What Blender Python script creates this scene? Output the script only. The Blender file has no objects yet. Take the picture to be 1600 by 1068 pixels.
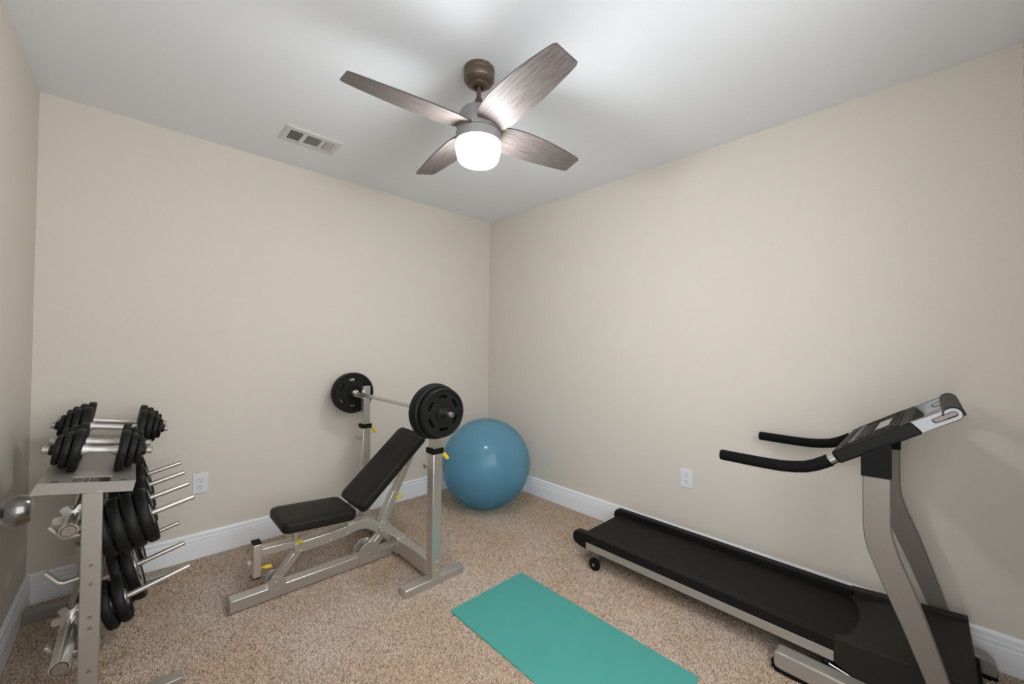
import bpy, bmesh, math, random
import numpy as np
from mathutils import Vector, Matrix, Euler

random.seed(7)
S = bpy.context.scene
COL = S.collection
PI = math.pi

# ------------------------------------------------------------------ camera
cam_data = bpy.data.cameras.new('camera')
cam = bpy.data.objects.new('camera', cam_data)
COL.objects.link(cam)
cam_data.sensor_fit = 'HORIZONTAL'
cam_data.sensor_width = 36.0
cam_data.lens = 621.17 / 1600 * 36.0
cam_data.clip_start = 0.02
_r = Vector((0.725557, -0.688081, 0.010586))
_u = Vector((-0.017747, -0.003331, 0.999837))
_f = Vector((0.687933, 0.725627, 0.014628))
cam.matrix_world = Matrix(((_r.x, _u.x, -_f.x, -2.47483), (_r.y, _u.y, -_f.y, -2.93668),
                           (_r.z, _u.z, -_f.z, 1.23682), (0, 0, 0, 1)))
S.camera = cam

# ------------------------------------------------------------------ world, lights, exposure
W = bpy.data.worlds.new('world')
S.world = W
W.use_nodes = True
W.node_tree.nodes['Background'].inputs[0].default_value = (0.9, 0.95, 1.0, 1)
W.node_tree.nodes['Background'].inputs[1].default_value = 1.0
S.view_settings.view_transform = 'Standard'
S.view_settings.look = 'None'
S.view_settings.gamma = 1.0
S.view_settings.use_curve_mapping = False
S.view_settings.exposure = 0.0
LAMP_STRENGTH = 80.0


def area_light(name, loc, target, sx, sy, power, color=(1, 1, 1)):
    d = bpy.data.lights.new(name, 'AREA')
    d.shape = 'RECTANGLE'
    d.size, d.size_y = sx, sy
    d.energy = power
    d.color = color
    o = bpy.data.objects.new(name, d)
    o.location = loc
    o.rotation_euler = (Vector(target) - Vector(loc)).to_track_quat('-Z', 'Y').to_euler()
    COL.objects.link(o)
    return o


# added fill light, shining in through an invented window behind the camera
area_light('window_fill_light', (-1.90, -3.40, 1.50), (-1.90, 0.0, 0.35), 1.5, 1.5, 38, (0.97, 0.985, 1.0))
# second added fill light, outside the unseen doorway of the left wall
area_light('doorway_fill_light', (-3.02, -2.88, 1.05), (0.0, -2.88, 1.15), 0.46, 1.9, 13, (0.97, 0.985, 1.0))


# ------------------------------------------------------------------ material helpers
def new_mat(name):
    m = bpy.data.materials.new(name)
    m.use_nodes = True
    nt = m.node_tree
    return m, nt, nt.nodes['Principled BSDF'], nt.nodes['Material Output']


def node(nt, kind, **kw):
    n = nt.nodes.new(kind)
    for k, v in kw.items():
        setattr(n, k, v)
    return n


def mat(name, color, rough=0.5, metal=0.0, noise=0.0, nscale=40.0, bump=0.0, bscale=200.0, spec=0.5,
        stretch=(1, 1, 1), coat=0.0):
    m, nt, b, out = new_mat(name)
    b.inputs['Base Color'].default_value = (*color, 1)
    b.inputs['Roughness'].default_value = rough
    b.inputs['Metallic'].default_value = metal
    b.inputs['Specular IOR Level'].default_value = spec
    b.inputs['Coat Weight'].default_value = coat
    tc = node(nt, 'ShaderNodeTexCoord')
    mp = node(nt, 'ShaderNodeMapping')
    mp.inputs['Scale'].default_value = stretch
    nt.links.new(tc.outputs['Object'], mp.inputs['Vector'])
    if noise > 0:
        n = node(nt, 'ShaderNodeTexNoise')
        n.inputs['Scale'].default_value = nscale
        n.inputs['Detail'].default_value = 4
        nt.links.new(mp.outputs[0], n.inputs['Vector'])
        mx = node(nt, 'ShaderNodeMix', data_type='RGBA')
        mx.inputs[6].default_value = (*[c * (1 - noise) for c in color], 1)
        mx.inputs[7].default_value = (*[min(1, c * (1 + noise)) for c in color], 1)
        nt.links.new(n.outputs['Fac'], mx.inputs[0])
        nt.links.new(mx.outputs[2], b.inputs['Base Color'])
    if bump > 0:
        n2 = node(nt, 'ShaderNodeTexNoise')
        n2.inputs['Scale'].default_value = bscale
        n2.inputs['Detail'].default_value = 3
        nt.links.new(mp.outputs[0], n2.inputs['Vector'])
        bp = node(nt, 'ShaderNodeBump')
        bp.inputs['Strength'].default_value = bump
        bp.inputs['Distance'].default_value = 0.002
        nt.links.new(n2.outputs['Fac'], bp.inputs['Height'])
        nt.links.new(bp.outputs[0], b.inputs['Normal'])
    return m


M = {}
M['wall'] = mat('wall_paint', (0.655, 0.607, 0.540), 0.75, noise=0.035, nscale=1.3, bump=0.25, bscale=160, spec=0.3)
M['ceiling'] = mat('ceiling_paint', (0.835, 0.86, 0.89), 0.85, noise=0.01, nscale=2, bump=0.1, bscale=220, spec=0.2)
M['trim'] = mat('trim_paint', (0.84, 0.86, 0.89), 0.35, noise=0.01, nscale=8, spec=0.4)
M['white_plastic'] = mat('white_plastic', (0.72, 0.74, 0.76), 0.3, noise=0.01, nscale=30)
M['vent_white'] = mat('vent_enamel', (0.66, 0.66, 0.655), 0.45, noise=0.02, nscale=20)
M['slot_shade'] = mat('slot_shade', (0.02, 0.02, 0.02), 0.8, noise=0.1)  # flat dark colour standing in for the shade inside slots and holes
M['steel'] = mat('satin_steel', (0.60, 0.57, 0.53), 0.33, metal=0.8, noise=0.05, nscale=60, bump=0.05, bscale=500,
                 stretch=(1, 1, 6))
M['rack_steel'] = mat('rack_enamel', (0.36, 0.335, 0.305), 0.38, metal=0.55, noise=0.04, nscale=60)
M['chrome'] = mat('chrome', (0.62, 0.62, 0.61), 0.20, metal=1.0, noise=0.03, nscale=20)
M['dull_chrome'] = mat('dull_chrome', (0.60, 0.585, 0.56), 0.28, metal=0.9, noise=0.05, nscale=40)
M['loop_chrome'] = mat('brushed_chrome', (0.22, 0.225, 0.23), 0.38, metal=0.9, noise=0.03, nscale=20)
M['zinc'] = mat('knurled_steel', (0.62, 0.59, 0.56), 0.36, metal=0.75, noise=0.06, nscale=200, bump=0.4, bscale=900)
M['iron'] = mat('black_iron', (0.0075, 0.008, 0.0075), 0.5, noise=0.15, nscale=60, bump=0.12, bscale=350, spec=0.2)
M['rubber'] = mat('black_rubber', (0.006, 0.006, 0.006), 0.6, noise=0.1, nscale=80, bump=0.1, bscale=400, spec=0.12)
M['vinyl'] = mat('black_vinyl', (0.0105, 0.010, 0.0075), 0.5, noise=0.1, nscale=30, bump=0.12, bscale=260, spec=0.22)
M['foam'] = mat('black_foam', (0.005, 0.005, 0.005), 0.7, noise=0.2, nscale=200, bump=0.4, bscale=700, spec=0.1)
M['black_plastic'] = mat('black_plastic', (0.0085, 0.008, 0.0075), 0.5, noise=0.05, nscale=60, bump=0.08, bscale=500, spec=0.15)
M['hood_plastic'] = mat('hood_plastic', (0.017, 0.0150, 0.0135), 0.52, noise=0.05, nscale=50, bump=0.06, bscale=600, spec=0.2)
M['belt'] = mat('belt_rubber', (0.010, 0.0095, 0.0080), 0.65, noise=0.12, nscale=150, bump=0.3, bscale=600, spec=0.2)
M['tread_silver'] = mat('treadmill_silver', (0.20, 0.18, 0.16), 0.45, metal=0.45, noise=0.03, nscale=40)
M['tread_rail'] = mat('treadmill_rail_silver', (0.36, 0.33, 0.30), 0.42, metal=0.4, noise=0.03, nscale=40)
M['yellow'] = mat('yellow_plastic', (0.72, 0.52, 0.02), 0.4, noise=0.03, nscale=60)
M['plate_ring'] = mat('plate_inner_metal', (0.30, 0.27, 0.25), 0.35, metal=0.8, noise=0.1, nscale=50)
M['mat'] = mat('teal_foam', (0.070, 0.325, 0.285), 0.7, noise=0.04, nscale=10, bump=0.3, bscale=900, spec=0.3)
M['bronze'] = mat('bronze', (0.15, 0.108, 0.078), 0.4, metal=0.6, noise=0.08, nscale=30)
M['fan_grey'] = mat('fan_nickel', (0.27, 0.262, 0.265), 0.4, metal=0.35, noise=0.03, nscale=30)
M['knob_pewter'] = mat('knob_pewter', (0.13, 0.125, 0.115), 0.22, metal=0.95, noise=0.08, nscale=25, stretch=(1, 1, 14))
M['door_paint'] = mat('door_paint', (0.70, 0.69, 0.67), 0.4, noise=0.01, nscale=5)
M['screen'] = mat('display_glass', (0.25, 0.28, 0.35), 0.12, noise=0.1, nscale=15, coat=1.0)
M['label_white'] = mat('button_grey', (0.16, 0.16, 0.165), 0.5, noise=0.05)

# lamp globe
m, nt, b, out = new_mat('lamp_glass')
b.inputs['Base Color'].default_value = (0.9, 0.9, 0.9, 1)
nz = node(nt, 'ShaderNodeTexNoise')
nz.inputs['Scale'].default_value = 6
mr = node(nt, 'ShaderNodeMapRange')
mr.inputs['To Min'].default_value = LAMP_STRENGTH * 0.97
mr.inputs['To Max'].default_value = LAMP_STRENGTH * 1.03
nt.links.new(nz.outputs['Fac'], mr.inputs['Value'])
nt.links.new(mr.outputs[0], b.inputs['Emission Strength'])
b.inputs['Emission Color'].default_value = (0.97, 0.985, 1.0, 1)
M['lamp'] = m

# blade wood: grey weathered grain running along the local x axis
m, nt, b, out = new_mat('blade_wood')
tc = node(nt, 'ShaderNodeTexCoord')
mp = node(nt, 'ShaderNodeMapping')
mp.inputs['Scale'].default_value = (3, 46, 10)
n = node(nt, 'ShaderNodeTexNoise')
n.inputs['Scale'].default_value = 3.0
n.inputs['Detail'].default_value = 6
n.inputs['Roughness'].default_value = 0.65
cr = node(nt, 'ShaderNodeValToRGB')
cr.color_ramp.elements[0].position = 0.3
cr.color_ramp.elements[0].color = (0.095, 0.076, 0.070, 1)
cr.color_ramp.elements[1].position = 0.72
cr.color_ramp.elements[1].color = (0.235, 0.205, 0.195, 1)
nt.links.new(tc.outputs['Object'], mp.inputs['Vector'])
nt.links.new(mp.outputs[0], n.inputs['Vector'])
nt.links.new(n.outputs['Fac'], cr.inputs[0])
nt.links.new(cr.outputs[0], b.inputs['Base Color'])
b.inputs['Roughness'].default_value = 0.55
b.inputs['Specular IOR Level'].default_value = 0.25
M['blade'] = m
M['blade_edge'] = mat('blade_edge', (0.035, 0.028, 0.025), 0.5, noise=0.1, nscale=40)

# translucent blue vinyl of the exercise ball
m, nt, b, out = new_mat('ball_vinyl')
nz = node(nt, 'ShaderNodeTexNoise')
nz.inputs['Scale'].default_value = 4
mx = node(nt, 'ShaderNodeMix', data_type='RGBA')
mx.inputs[6].default_value = (0.17, 0.40, 0.54, 1)
mx.inputs[7].default_value = (0.19, 0.43, 0.58, 1)
nt.links.new(nz.outputs['Fac'], mx.inputs[0])
nt.links.new(mx.outputs[2], b.inputs['Base Color'])
b.inputs['Roughness'].default_value = 0.14
b.inputs['Specular IOR Level'].default_value = 0.4
tr = node(nt, 'ShaderNodeBsdfTransparent')
tr.inputs[0].default_value = (0.50, 0.74, 0.86, 1)
ms = node(nt, 'ShaderNodeMixShader')
ms.inputs[0].default_value = 0.44
nt.links.new(tr.outputs[0], ms.inputs[1])
nt.links.new(b.outputs[0], ms.inputs[2])
nt.links.new(ms.outputs[0], out.inputs['Surface'])
M['ball'] = m

# carpet: colour per tuft from a point attribute
def carpet_material(name, use_attr):
    m, nt, b, out = new_mat(name)
    b.inputs['Roughness'].default_value = 0.9
    b.inputs['Specular IOR Level'].default_value = 0.1
    tc = node(nt, 'ShaderNodeTexCoord')
    big = node(nt, 'ShaderNodeTexNoise')
    big.inputs['Scale'].default_value = 2.2
    big.inputs['Detail'].default_value = 2
    nt.links.new(tc.outputs['Object'], big.inputs['Vector'])
    cr = node(nt, 'ShaderNodeValToRGB')
    e = cr.color_ramp.elements
    e[0].position = 0.0
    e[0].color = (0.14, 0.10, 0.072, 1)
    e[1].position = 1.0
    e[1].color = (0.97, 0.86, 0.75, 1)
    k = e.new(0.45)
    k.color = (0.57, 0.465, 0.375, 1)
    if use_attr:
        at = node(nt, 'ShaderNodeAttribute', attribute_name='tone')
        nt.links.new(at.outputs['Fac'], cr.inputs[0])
    else:
        fn = node(nt, 'ShaderNodeTexNoise')
        fn.inputs['Scale'].default_value = 240
        nt.links.new(tc.outputs['Object'], fn.inputs['Vector'])
        mm = node(nt, 'ShaderNodeMath', operation='MULTIPLY')
        mm.inputs[1].default_value = 0.55
        nt.links.new(fn.outputs['Fac'], mm.inputs[0])
        nt.links.new(mm.outputs[0], cr.inputs[0])
    tint = node(nt, 'ShaderNodeValToRGB')
    t = tint.color_ramp.elements
    t[0].position = 0.38
    t[0].color = (0.93, 0.86, 0.78, 1)
    t[1].position = 0.62
    t[1].color = (1.0, 1.0, 1.0, 1)
    nt.links.new(big.outputs['Fac'], tint.inputs[0])
    mx = node(nt, 'ShaderNodeMix', data_type='RGBA', blend_type='MULTIPLY')
    mx.inputs[0].default_value = 1.0
    nt.links.new(cr.outputs[0], mx.inputs[6])
    nt.links.new(tint.outputs[0], mx.inputs[7])
    nt.links.new(mx.outputs[2], b.inputs['Base Color'])
    return m


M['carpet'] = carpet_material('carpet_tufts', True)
M['carpet_base'] = carpet_material('carpet_backing', False)


# ------------------------------------------------------------------ object helpers
def thing(name, label, cat, loc=(0, 0, 0), rot=(0, 0, 0), group=None):
    o = bpy.data.objects.new(name, None)
    o.empty_display_size = 0.05
    COL.objects.link(o)
    o.location = loc
    o.rotation_euler = rot
    o['label'] = label
    o['category'] = cat
    if group:
        o['group'] = group
    return o


def tag(o, label, cat, group=None, kind=None):
    o['label'] = label
    o['category'] = cat
    if group:
        o['group'] = group
    if kind:
        o['kind'] = kind
    return o


def link(name, bm, m, parent=None, smooth=35, bevel=0.0, segs=2):
    bmesh.ops.remove_doubles(bm, verts=bm.verts, dist=1e-6)
    bmesh.ops.recalc_face_normals(bm, faces=bm.faces)
    me = bpy.data.meshes.new(name)
    bm.to_mesh(me)
    bm.free()
    me.materials.append(m if not isinstance(m, str) else M[m])
    if smooth:
        me.shade_smooth()
        me.set_sharp_from_angle(angle=math.radians(smooth))
    o = bpy.data.objects.new(name, me)
    COL.objects.link(o)
    if parent is not None:
        o.parent = parent
    if bevel:
        md = o.modifiers.new('bevel', 'BEVEL')
        md.width = bevel
        md.segments = segs
        md.limit_method = 'ANGLE'
        md.angle_limit = math.radians(40)
        md.harden_normals = False
    return o


def struct(name, bm, m, parent=None, **kw):
    o = link(name, bm, m, parent, **kw)
    o['kind'] = 'structure'
    return o


def BM():
    return bmesh.new()


def box(bm, x0, x1, y0, y1, z0, z1, mtx=None):
    vs = [bm.verts.new(v) for v in ((x0, y0, z0), (x1, y0, z0), (x1, y1, z0), (x0, y1, z0),
                                    (x0, y0, z1), (x1, y0, z1), (x1, y1, z1), (x0, y1, z1))]
    for f in ((0, 3, 2, 1), (4, 5, 6, 7), (0, 1, 5, 4), (1, 2, 6, 5), (2, 3, 7, 6), (3, 0, 4, 7)):
        bm.faces.new([vs[i] for i in f])
    if mtx is not None:
        for v in vs:
            v.co = mtx @ v.co
    return bm


def frame_of(d, up=(0, 0, 1)):
    d = Vector(d).normalized()
    up = Vector(up)
    if abs(d.dot(up)) > 0.98:
        up = Vector((0, 1, 0))
    s = d.cross(up).normalized()
    u = s.cross(d).normalized()
    return s, u


def tube(bm, pts, r, n=16, cap=True, scale=(1, 1)):
    """round tube along a polyline; r number or list"""
    pts = [Vector(q) for q in pts]
    rs = r if isinstance(r, (list, tuple)) else [r] * len(pts)
    rings = []
    s = u = None
    for i, q in enumerate(pts):
        a = pts[max(i - 1, 0)]
        b_ = pts[min(i + 1, len(pts) - 1)]
        d = (b_ - a).normalized() if (b_ - a).length > 1e-9 else Vector((0, 0, 1))
        if s is None:
            s, u = frame_of(d)
        else:
            u = (u - d * u.dot(d)).normalized()
            s = d.cross(u).normalized()
        rings.append([bm.verts.new(q + (s * math.cos(2 * PI * k / n) * scale[0] + u * math.sin(2 * PI * k / n) * scale[1]) * rs[i])
                      for k in range(n)])
    for a, b_ in zip(rings, rings[1:]):
        for k in range(n):
            bm.faces.new((a[k], a[(k + 1) % n], b_[(k + 1) % n], b_[k]))
    if cap:
        bm.faces.new(rings[0][::-1])
        bm.faces.new(rings[-1])
    return bm


def rect_path(bm, pts, w, h, side=(0, 1, 0)):
    """rectangular bar following pts; w is measured along 'side', h perpendicular to the path and side (number or list)"""
    pts = [Vector(q) for q in pts]
    side = Vector(side).normalized()
    hs = h if isinstance(h, (list, tuple)) else [h] * len(pts)
    rings = []
    for i, q in enumerate(pts):
        if 0 < i < len(pts) - 1:
            d1 = (q - pts[i - 1]).normalized()
            d2 = (pts[i + 1] - q).normalized()
            d = (d1 + d2).normalized()
            k = 1 / max(0.5, d.dot(d1))
        else:
            d = (pts[min(i + 1, len(pts) - 1)] - pts[max(i - 1, 0)]).normalized()
            k = 1
        n = side.cross(d).normalized() * hs[i] * k / 2
        sw = side * w / 2
        rings.append([bm.verts.new(q + a) for a in (sw + n, -sw + n, -sw - n, sw - n)])
    for a, b_ in zip(rings, rings[1:]):
        for k in range(4):
            bm.faces.new((a[k], a[(k + 1) % 4], b_[(k + 1) % 4], b_[k]))
    bm.faces.new(rings[0][::-1])
    bm.faces.new(rings[-1])
    return bm


def prism(bm, poly, axis, a, b_):
    """extrude a 2-D polygon along an axis: 'x' -> (y,z), 'y' -> (x,z), 'z' -> (x,y)"""
    def P(q, t):
        if axis == 'x':
            return (t, q[0], q[1])
        if axis == 'y':
            return (q[0], t, q[1])
        return (q[0], q[1], t)
    A = [bm.verts.new(P(q, a)) for q in poly]
    B = [bm.verts.new(P(q, b_)) for q in poly]
    n = len(poly)
    for i in range(n):
        bm.faces.new((A[i], A[(i + 1) % n], B[(i + 1) % n], B[i]))
    bm.faces.new(A[::-1])
    bm.faces.new(B)
    return bm


def lathe(bm, prof, n=40, axis='z', at=(0, 0, 0)):
    """prof: list of (radius, height)"""
    at = Vector(at)
    rings = []
    for r, h in prof:
        if r < 1e-6:
            q = {'z': (0, 0, h), 'x': (h, 0, 0), 'y': (0, h, 0)}[axis]
            rings.append([bm.verts.new(at + Vector(q))])
            continue
        ring = []
        for k in range(n):
            c, s = r * math.cos(2 * PI * k / n), r * math.sin(2 * PI * k / n)
            q = {'z': (c, s, h), 'x': (h, c, s), 'y': (s, h, c)}[axis]
            ring.append(bm.verts.new(at + Vector(q)))
        rings.append(ring)
    for a, b_ in zip(rings, rings[1:]):
        for k in range(n):
            k2 = (k + 1) % n
            if len(a) == 1 and len(b_) == 1:
                continue
            if len(a) == 1:
                bm.faces.new((a[0], b_[k2], b_[k]))
            elif len(b_) == 1:
                bm.faces.new((a[k], a[k2], b_[0]))
            else:
                bm.faces.new((a[k], a[k2], b_[k2], b_[k]))
    return bm


def closed_lathe(bm, prof, **kw):
    return lathe(bm, prof + [prof[0]], **kw)


def rounded(bm, cx, cy, w, h, r, z0, z1, n=6, plane='xy'):
    poly = []
    for sx, sy, a0 in ((1, 1, 0), (-1, 1, 90), (-1, -1, 180), (1, -1, 270)):
        for i in range(n + 1):
            a = math.radians(a0 + 90 * i / n)
            poly.append((cx + sx * (w / 2 - r) + r * math.cos(a), cy + sy * (h / 2 - r) + r * math.sin(a)))
    prism(bm, poly, {'xy': 'z', 'xz': 'y', 'yz': 'x'}[plane], z0, z1)
    return bm


def superellipse_pad(bm, L, Wd, T, r_corner=0.035, r_edge=0.016, dome=0.004):
    """cushion: x 0..L, y -W/2..W/2, z 0..T with rounded outline and rolled edges"""
    def outline(inset):
        pts = []
        rc = max(r_corner - inset, 0.004)
        for sx, sy, a0 in ((1, 1, 0), (0, 1, 90), (0, -1, 180), (1, -1, 270)):
            cx = L - r_corner if sx else r_corner
            cy = sy * (Wd / 2 - r_corner)
            for i in range(7):
                a = math.radians(a0 + 15 * i)
                pts.append((cx + rc * math.cos(a), cy + rc * math.sin(a)))
        return pts
    layers = []
    K = 6
    for i in range(K + 1):
        a = PI / 2 * i / K
        layers.append((r_edge * (1 - math.sin(a)), r_edge * (1 - math.cos(a))))
    rings = []
    prof = [(ins, z) for ins, z in [(r_edge * (1 - math.sin(PI / 2 * i / K)), r_edge * (1 - math.cos(PI / 2 * i / K))) for i in range(K + 1)]]
    prof += [(ins, T - z) for ins, z in prof[::-1]]
    prof += [(r_edge + 0.02, T + dome * 0.6), (r_edge + 0.06, T + dome)]
    for ins, z in prof:
        rings.append([bm.verts.new((q[0], q[1], z)) for q in outline_in(outline, ins, L, Wd)])
    n = len(rings[0])
    for a, b_ in zip(rings, rings[1:]):
        for k in range(n):
            bm.faces.new((a[k], a[(k + 1) % n], b_[(k + 1) % n], b_[k]))
    bm.faces.new(rings[0][::-1])
    bm.faces.new(rings[-1])
    return bm


def outline_in(outline, ins, L, Wd):
    base = outline(0)
    out = []
    for x, y in base:
        fx = (x - L / 2) / (L / 2)
        fy = y / (Wd / 2)
        out.append((L / 2 + fx * (L / 2 - ins), fy * (Wd / 2 - ins)))
    return out


def copy_tree(root, loc=None, rot=None, label=None, group=None):
    c = root.copy()
    COL.objects.link(c)
    if loc is not None:
        c.location = loc
    if rot is not None:
        c.rotation_euler = rot
    if label:
        c['label'] = label
    if group:
        c['group'] = group
    for ch in list(root.children):
        d = ch.copy()
        COL.objects.link(d)
        d.parent = c
        for g in list(ch.children):
            e = g.copy()
            COL.objects.link(e)
            e.parent = d
    return c


# ------------------------------------------------------------------ room shell
H, XL, YF, T = 2.44, -2.828, -3.184, 0.10
b = BM(); box(b, XL - T, T, YF - T, T, -0.1, 0.0)
struct('floor', b, 'carpet_base', smooth=0)
b = BM(); box(b, XL - T, T, YF - T, T, H, H + 0.1)
struct('ceiling', b, 'ceiling', smooth=0)
b = BM(); box(b, XL - T, T, 0, T, 0, H)
struct('wall_back', b, 'wall', smooth=0)
b = BM(); box(b, 0, T, YF - T, 0, 0, H)
struct('wall_right', b, 'wall', smooth=0)
# left wall, with an unseen doorway for the open door, added to admit fill light
b = BM()
box(b, XL - T, XL, -2.60, 0, 0, H)
box(b, XL - T, XL, YF - T, -3.14, 0, H)
box(b, XL - T, XL, -3.14, -2.60, 2.05, H)
struct('wall_left', b, 'wall', smooth=0)
# front wall (behind the camera) with an invented window opening that lets fill light in
wx0, wx1, wz0, wz1 = -2.65, -1.15, 0.70, 2.20
b = BM()
box(b, XL, wx0, YF - T, YF, 0, H); box(b, wx1, 0, YF - T, YF, 0, H)
box(b, wx0, wx1, YF - T, YF, 0, wz0); box(b, wx0, wx1, YF - T, YF, wz1, H)
struct('wall_front', b, 'wall', smooth=0)
b = BM()
for x0, x1, z0, z1 in ((wx0, wx0 + .04, wz0, wz1), (wx1 - .04, wx1, wz0, wz1), (wx0, wx1, wz0, wz0 + .04),
                       (wx0, wx1, wz1 - .04, wz1), (-1.92, -1.88, wz0, wz1)):
    box(b, x0, x1, YF - .07, YF - .03, z0, z1)
struct('added_window_1', b, 'trim', smooth=0)  # frame of the invented window, added along with its fill light

# baseboards: stepped profile
PROF = [(0, 0), (0.015, 0), (0.015, 0.092), (0.0125, 0.094), (0.0125, 0.098), (0.0145, 0.100), (0.0145, 0.112),
        (0.0105, 0.115), (0.0105, 0.119), (0.0125, 0.121), (0.0125, 0.136), (0.008, 0.143), (0, 0.144)]


def base(name, side):
    b = BM()
    if side == 'back':
        prism(b, [(-d, z) for d, z in PROF], 'x', XL, 0)
    elif side == 'right':
        prism(b, [(-d, z) for d, z in PROF], 'y', YF, 0)
    elif side == 'left':
        prism(b, [(XL + d, z) for d, z in PROF], 'y', -2.60, 0)
    struct(name, b, 'trim', smooth=20)


base('baseboard_back', 'back')
base('baseboard_right', 'right')
base('baseboard_left', 'left')

# carpet pile: leaning tufts over the whole floor
rng = np.random.default_rng(3)
sp = 0.0058
nx, ny = int((0 - XL - 0.034) / sp), int((0 - YF - 0.02) / sp)
gx, gy = np.meshgrid(np.arange(nx), np.arange(ny))
cx = XL + 0.018 + (gx.ravel() + 0.5) * sp + rng.uniform(-.45, .45, nx * ny) * sp
cy = YF + 0.005 + (gy.ravel() + 0.5) * sp + rng.uniform(-.45, .45, nx * ny) * sp
N = nx * ny
rad = rng.uniform(0.0027, 0.0042, N)
ang = rng.uniform(0, 2 * PI, N)
hgt = rng.uniform(0.0035, 0.0078, N)
lean = rng.uniform(0, 0.0045, N)
la = rng.uniform(0, 2 * PI, N)
V = np.zeros((N, 4, 3))
for k in range(3):
    V[:, k, 0] = cx + rad * np.cos(ang + k * 2 * PI / 3)
    V[:, k, 1] = cy + rad * np.sin(ang + k * 2 * PI / 3)
V[:, 3, 0] = cx + lean * np.cos(la)
V[:, 3, 1] = cy + lean * np.sin(la)
V[:, 3, 2] = hgt
idx = (np.arange(N) * 4)[:, None]
F = np.stack([idx + np.array([0, 1, 3]), idx + np.array([1, 2, 3]), idx + np.array([2, 0, 3])], 1).reshape(-1)
me = bpy.data.meshes.new('carpet')
me.vertices.add(N * 4)
me.vertices.foreach_set('co', V.ravel())
me.loops.add(len(F))
me.loops.foreach_set('vertex_index', F.astype(np.int32))
me.polygons.add(N * 3)
me.polygons.foreach_set('loop_start', np.arange(0, N * 9, 3, dtype=np.int32))
me.polygons.foreach_set('loop_total', np.full(N * 3, 3, dtype=np.int32))
me.update(calc_edges=True)
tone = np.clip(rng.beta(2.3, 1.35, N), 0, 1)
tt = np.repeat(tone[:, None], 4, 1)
tt[:, :3] *= 0.45  # tuft roots darkened, shade of the gaps put into the colour
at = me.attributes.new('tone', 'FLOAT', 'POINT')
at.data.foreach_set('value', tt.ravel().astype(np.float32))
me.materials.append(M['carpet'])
cp = bpy.data.objects.new('carpet', me)
COL.objects.link(cp)
tag(cp, 'tan and brown flecked cut pile carpet covering the whole floor', 'carpet', kind='stuff')


# ------------------------------------------------------------------ ceiling fan
FX, FY = -1.413, -1.592
fan = thing('ceiling_fan', 'four-blade ceiling fan with grey wood blades and a lit white drum lamp', 'ceiling fan',
            (FX, FY, H))
b = BM()
lathe(b, [(0, 0), (0.066, 0), (0.067, -0.004), (0.067, -0.018), (0.0655, -0.020), (0.0665, -0.022), (0.0655, -0.048),
          (0.060, -0.056), (0.0575, -0.057), (0.057, -0.060), (0.045, -0.070), (0.042, -0.0705), (0.040, -0.074),
          (0.028, -0.080), (0.020, -0.081), (0.019, -0.070), (0, -0.070)], n=48)
can = link('canopy', b, 'bronze', fan)
can['label'] = 'bronze ceiling canopy'
for a in (250, 272):
    b = BM()
    q = Vector((math.cos(math.radians(a)), math.sin(math.radians(a)), 0))
    tube(b, [q * 0.064 + Vector((0, 0, -0.010)), q * 0.0695 + Vector((0, 0, -0.010))], 0.0035, 10)
    link('screw', b, 'fan_grey', can)
b = BM(); tube(b, [(0, 0, -0.068), (0, 0, -0.165)], 0.0105, 20)
link('downrod', b, 'bronze', fan)
b = BM(); lathe(b, [(0, -0.128), (0.014, -0.128), (0.016, -0.132), (0.024, -0.160), (0.026, -0.175), (0, -0.175)], n=32)
link('coupling', b, 'bronze', fan)
b = BM()
lathe(b, [(0, -0.172), (0.030, -0.172), (0.058, -0.178), (0.078, -0.190), (0.085, -0.206), (0.086, -0.262),
          (0.0945, -0.266), (0.0955, -0.280), (0, -0.280)], n=56)
link('motor_housing', b, 'fan_grey', fan)
b = BM()
lathe(b, [(0, -0.2805), (0.091, -0.2805), (0.091, -0.284), (0.0975, -0.2845), (0.0975, -0.324), (0.094, -0.3245), (0, -0.3245)], n=56)
link('light_ring', b, 'fan_grey', fan)
b = BM()
lathe(b, [(0, -0.322), (0.0925, -0.322), (0.0965, -0.332), (0.0965, -0.350), (0.092, -0.374), (0.086, -0.393), (0.078, -0.403),
          (0.060, -0.4085), (0.03, -0.410), (0, -0.4102)], n=56)
gl = link('light_globe', b, 'lamp', fan)
gl['label'] = 'glowing white glass globe'
# blades
ZB = -0.272


def blade_mesh():
    b = BM()
    xs = [0.060, 0.075, 0.10, 0.15, 0.21, 0.28, 0.36, 0.44, 0.50, 0.545, 0.556]
    lo = [-0.030, -0.052, -0.066, -0.078, -0.084, -0.084, -0.080, -0.072, -0.064, -0.056, -0.048]
    hi = [0.042, 0.064, 0.072, 0.078, 0.078, 0.076, 0.070, 0.062, 0.056, 0.050, 0.044]
    t = 0.005
    rows = []
    for x, l, h_ in zip(xs, lo, hi):
        row = []
        for z in (0, t):
            row.append([b.verts.new((x, l + (h_ - l) * k / 6, z + 0.0)) for k in range(7)])
        rows.append(row)
    for A, B in zip(rows, rows[1:]):
        for k in range(6):
            b.faces.new((A[0][k], A[0][k + 1], B[0][k + 1], B[0][k]))
            b.faces.new((A[1][k], B[1][k], B[1][k + 1], A[1][k + 1]))
        b.faces.new((A[0][0], B[0][0], B[1][0], A[1][0]))
        b.faces.new((A[0][6], A[1][6], B[1][6], B[0][6]))
    for row, s in ((rows[0], 1), (rows[-1], -1)):
        for k in range(6):
            b.faces.new((row[0][k], row[1][k], row[1][k + 1], row[0][k + 1])[::s])
    return b


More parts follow.
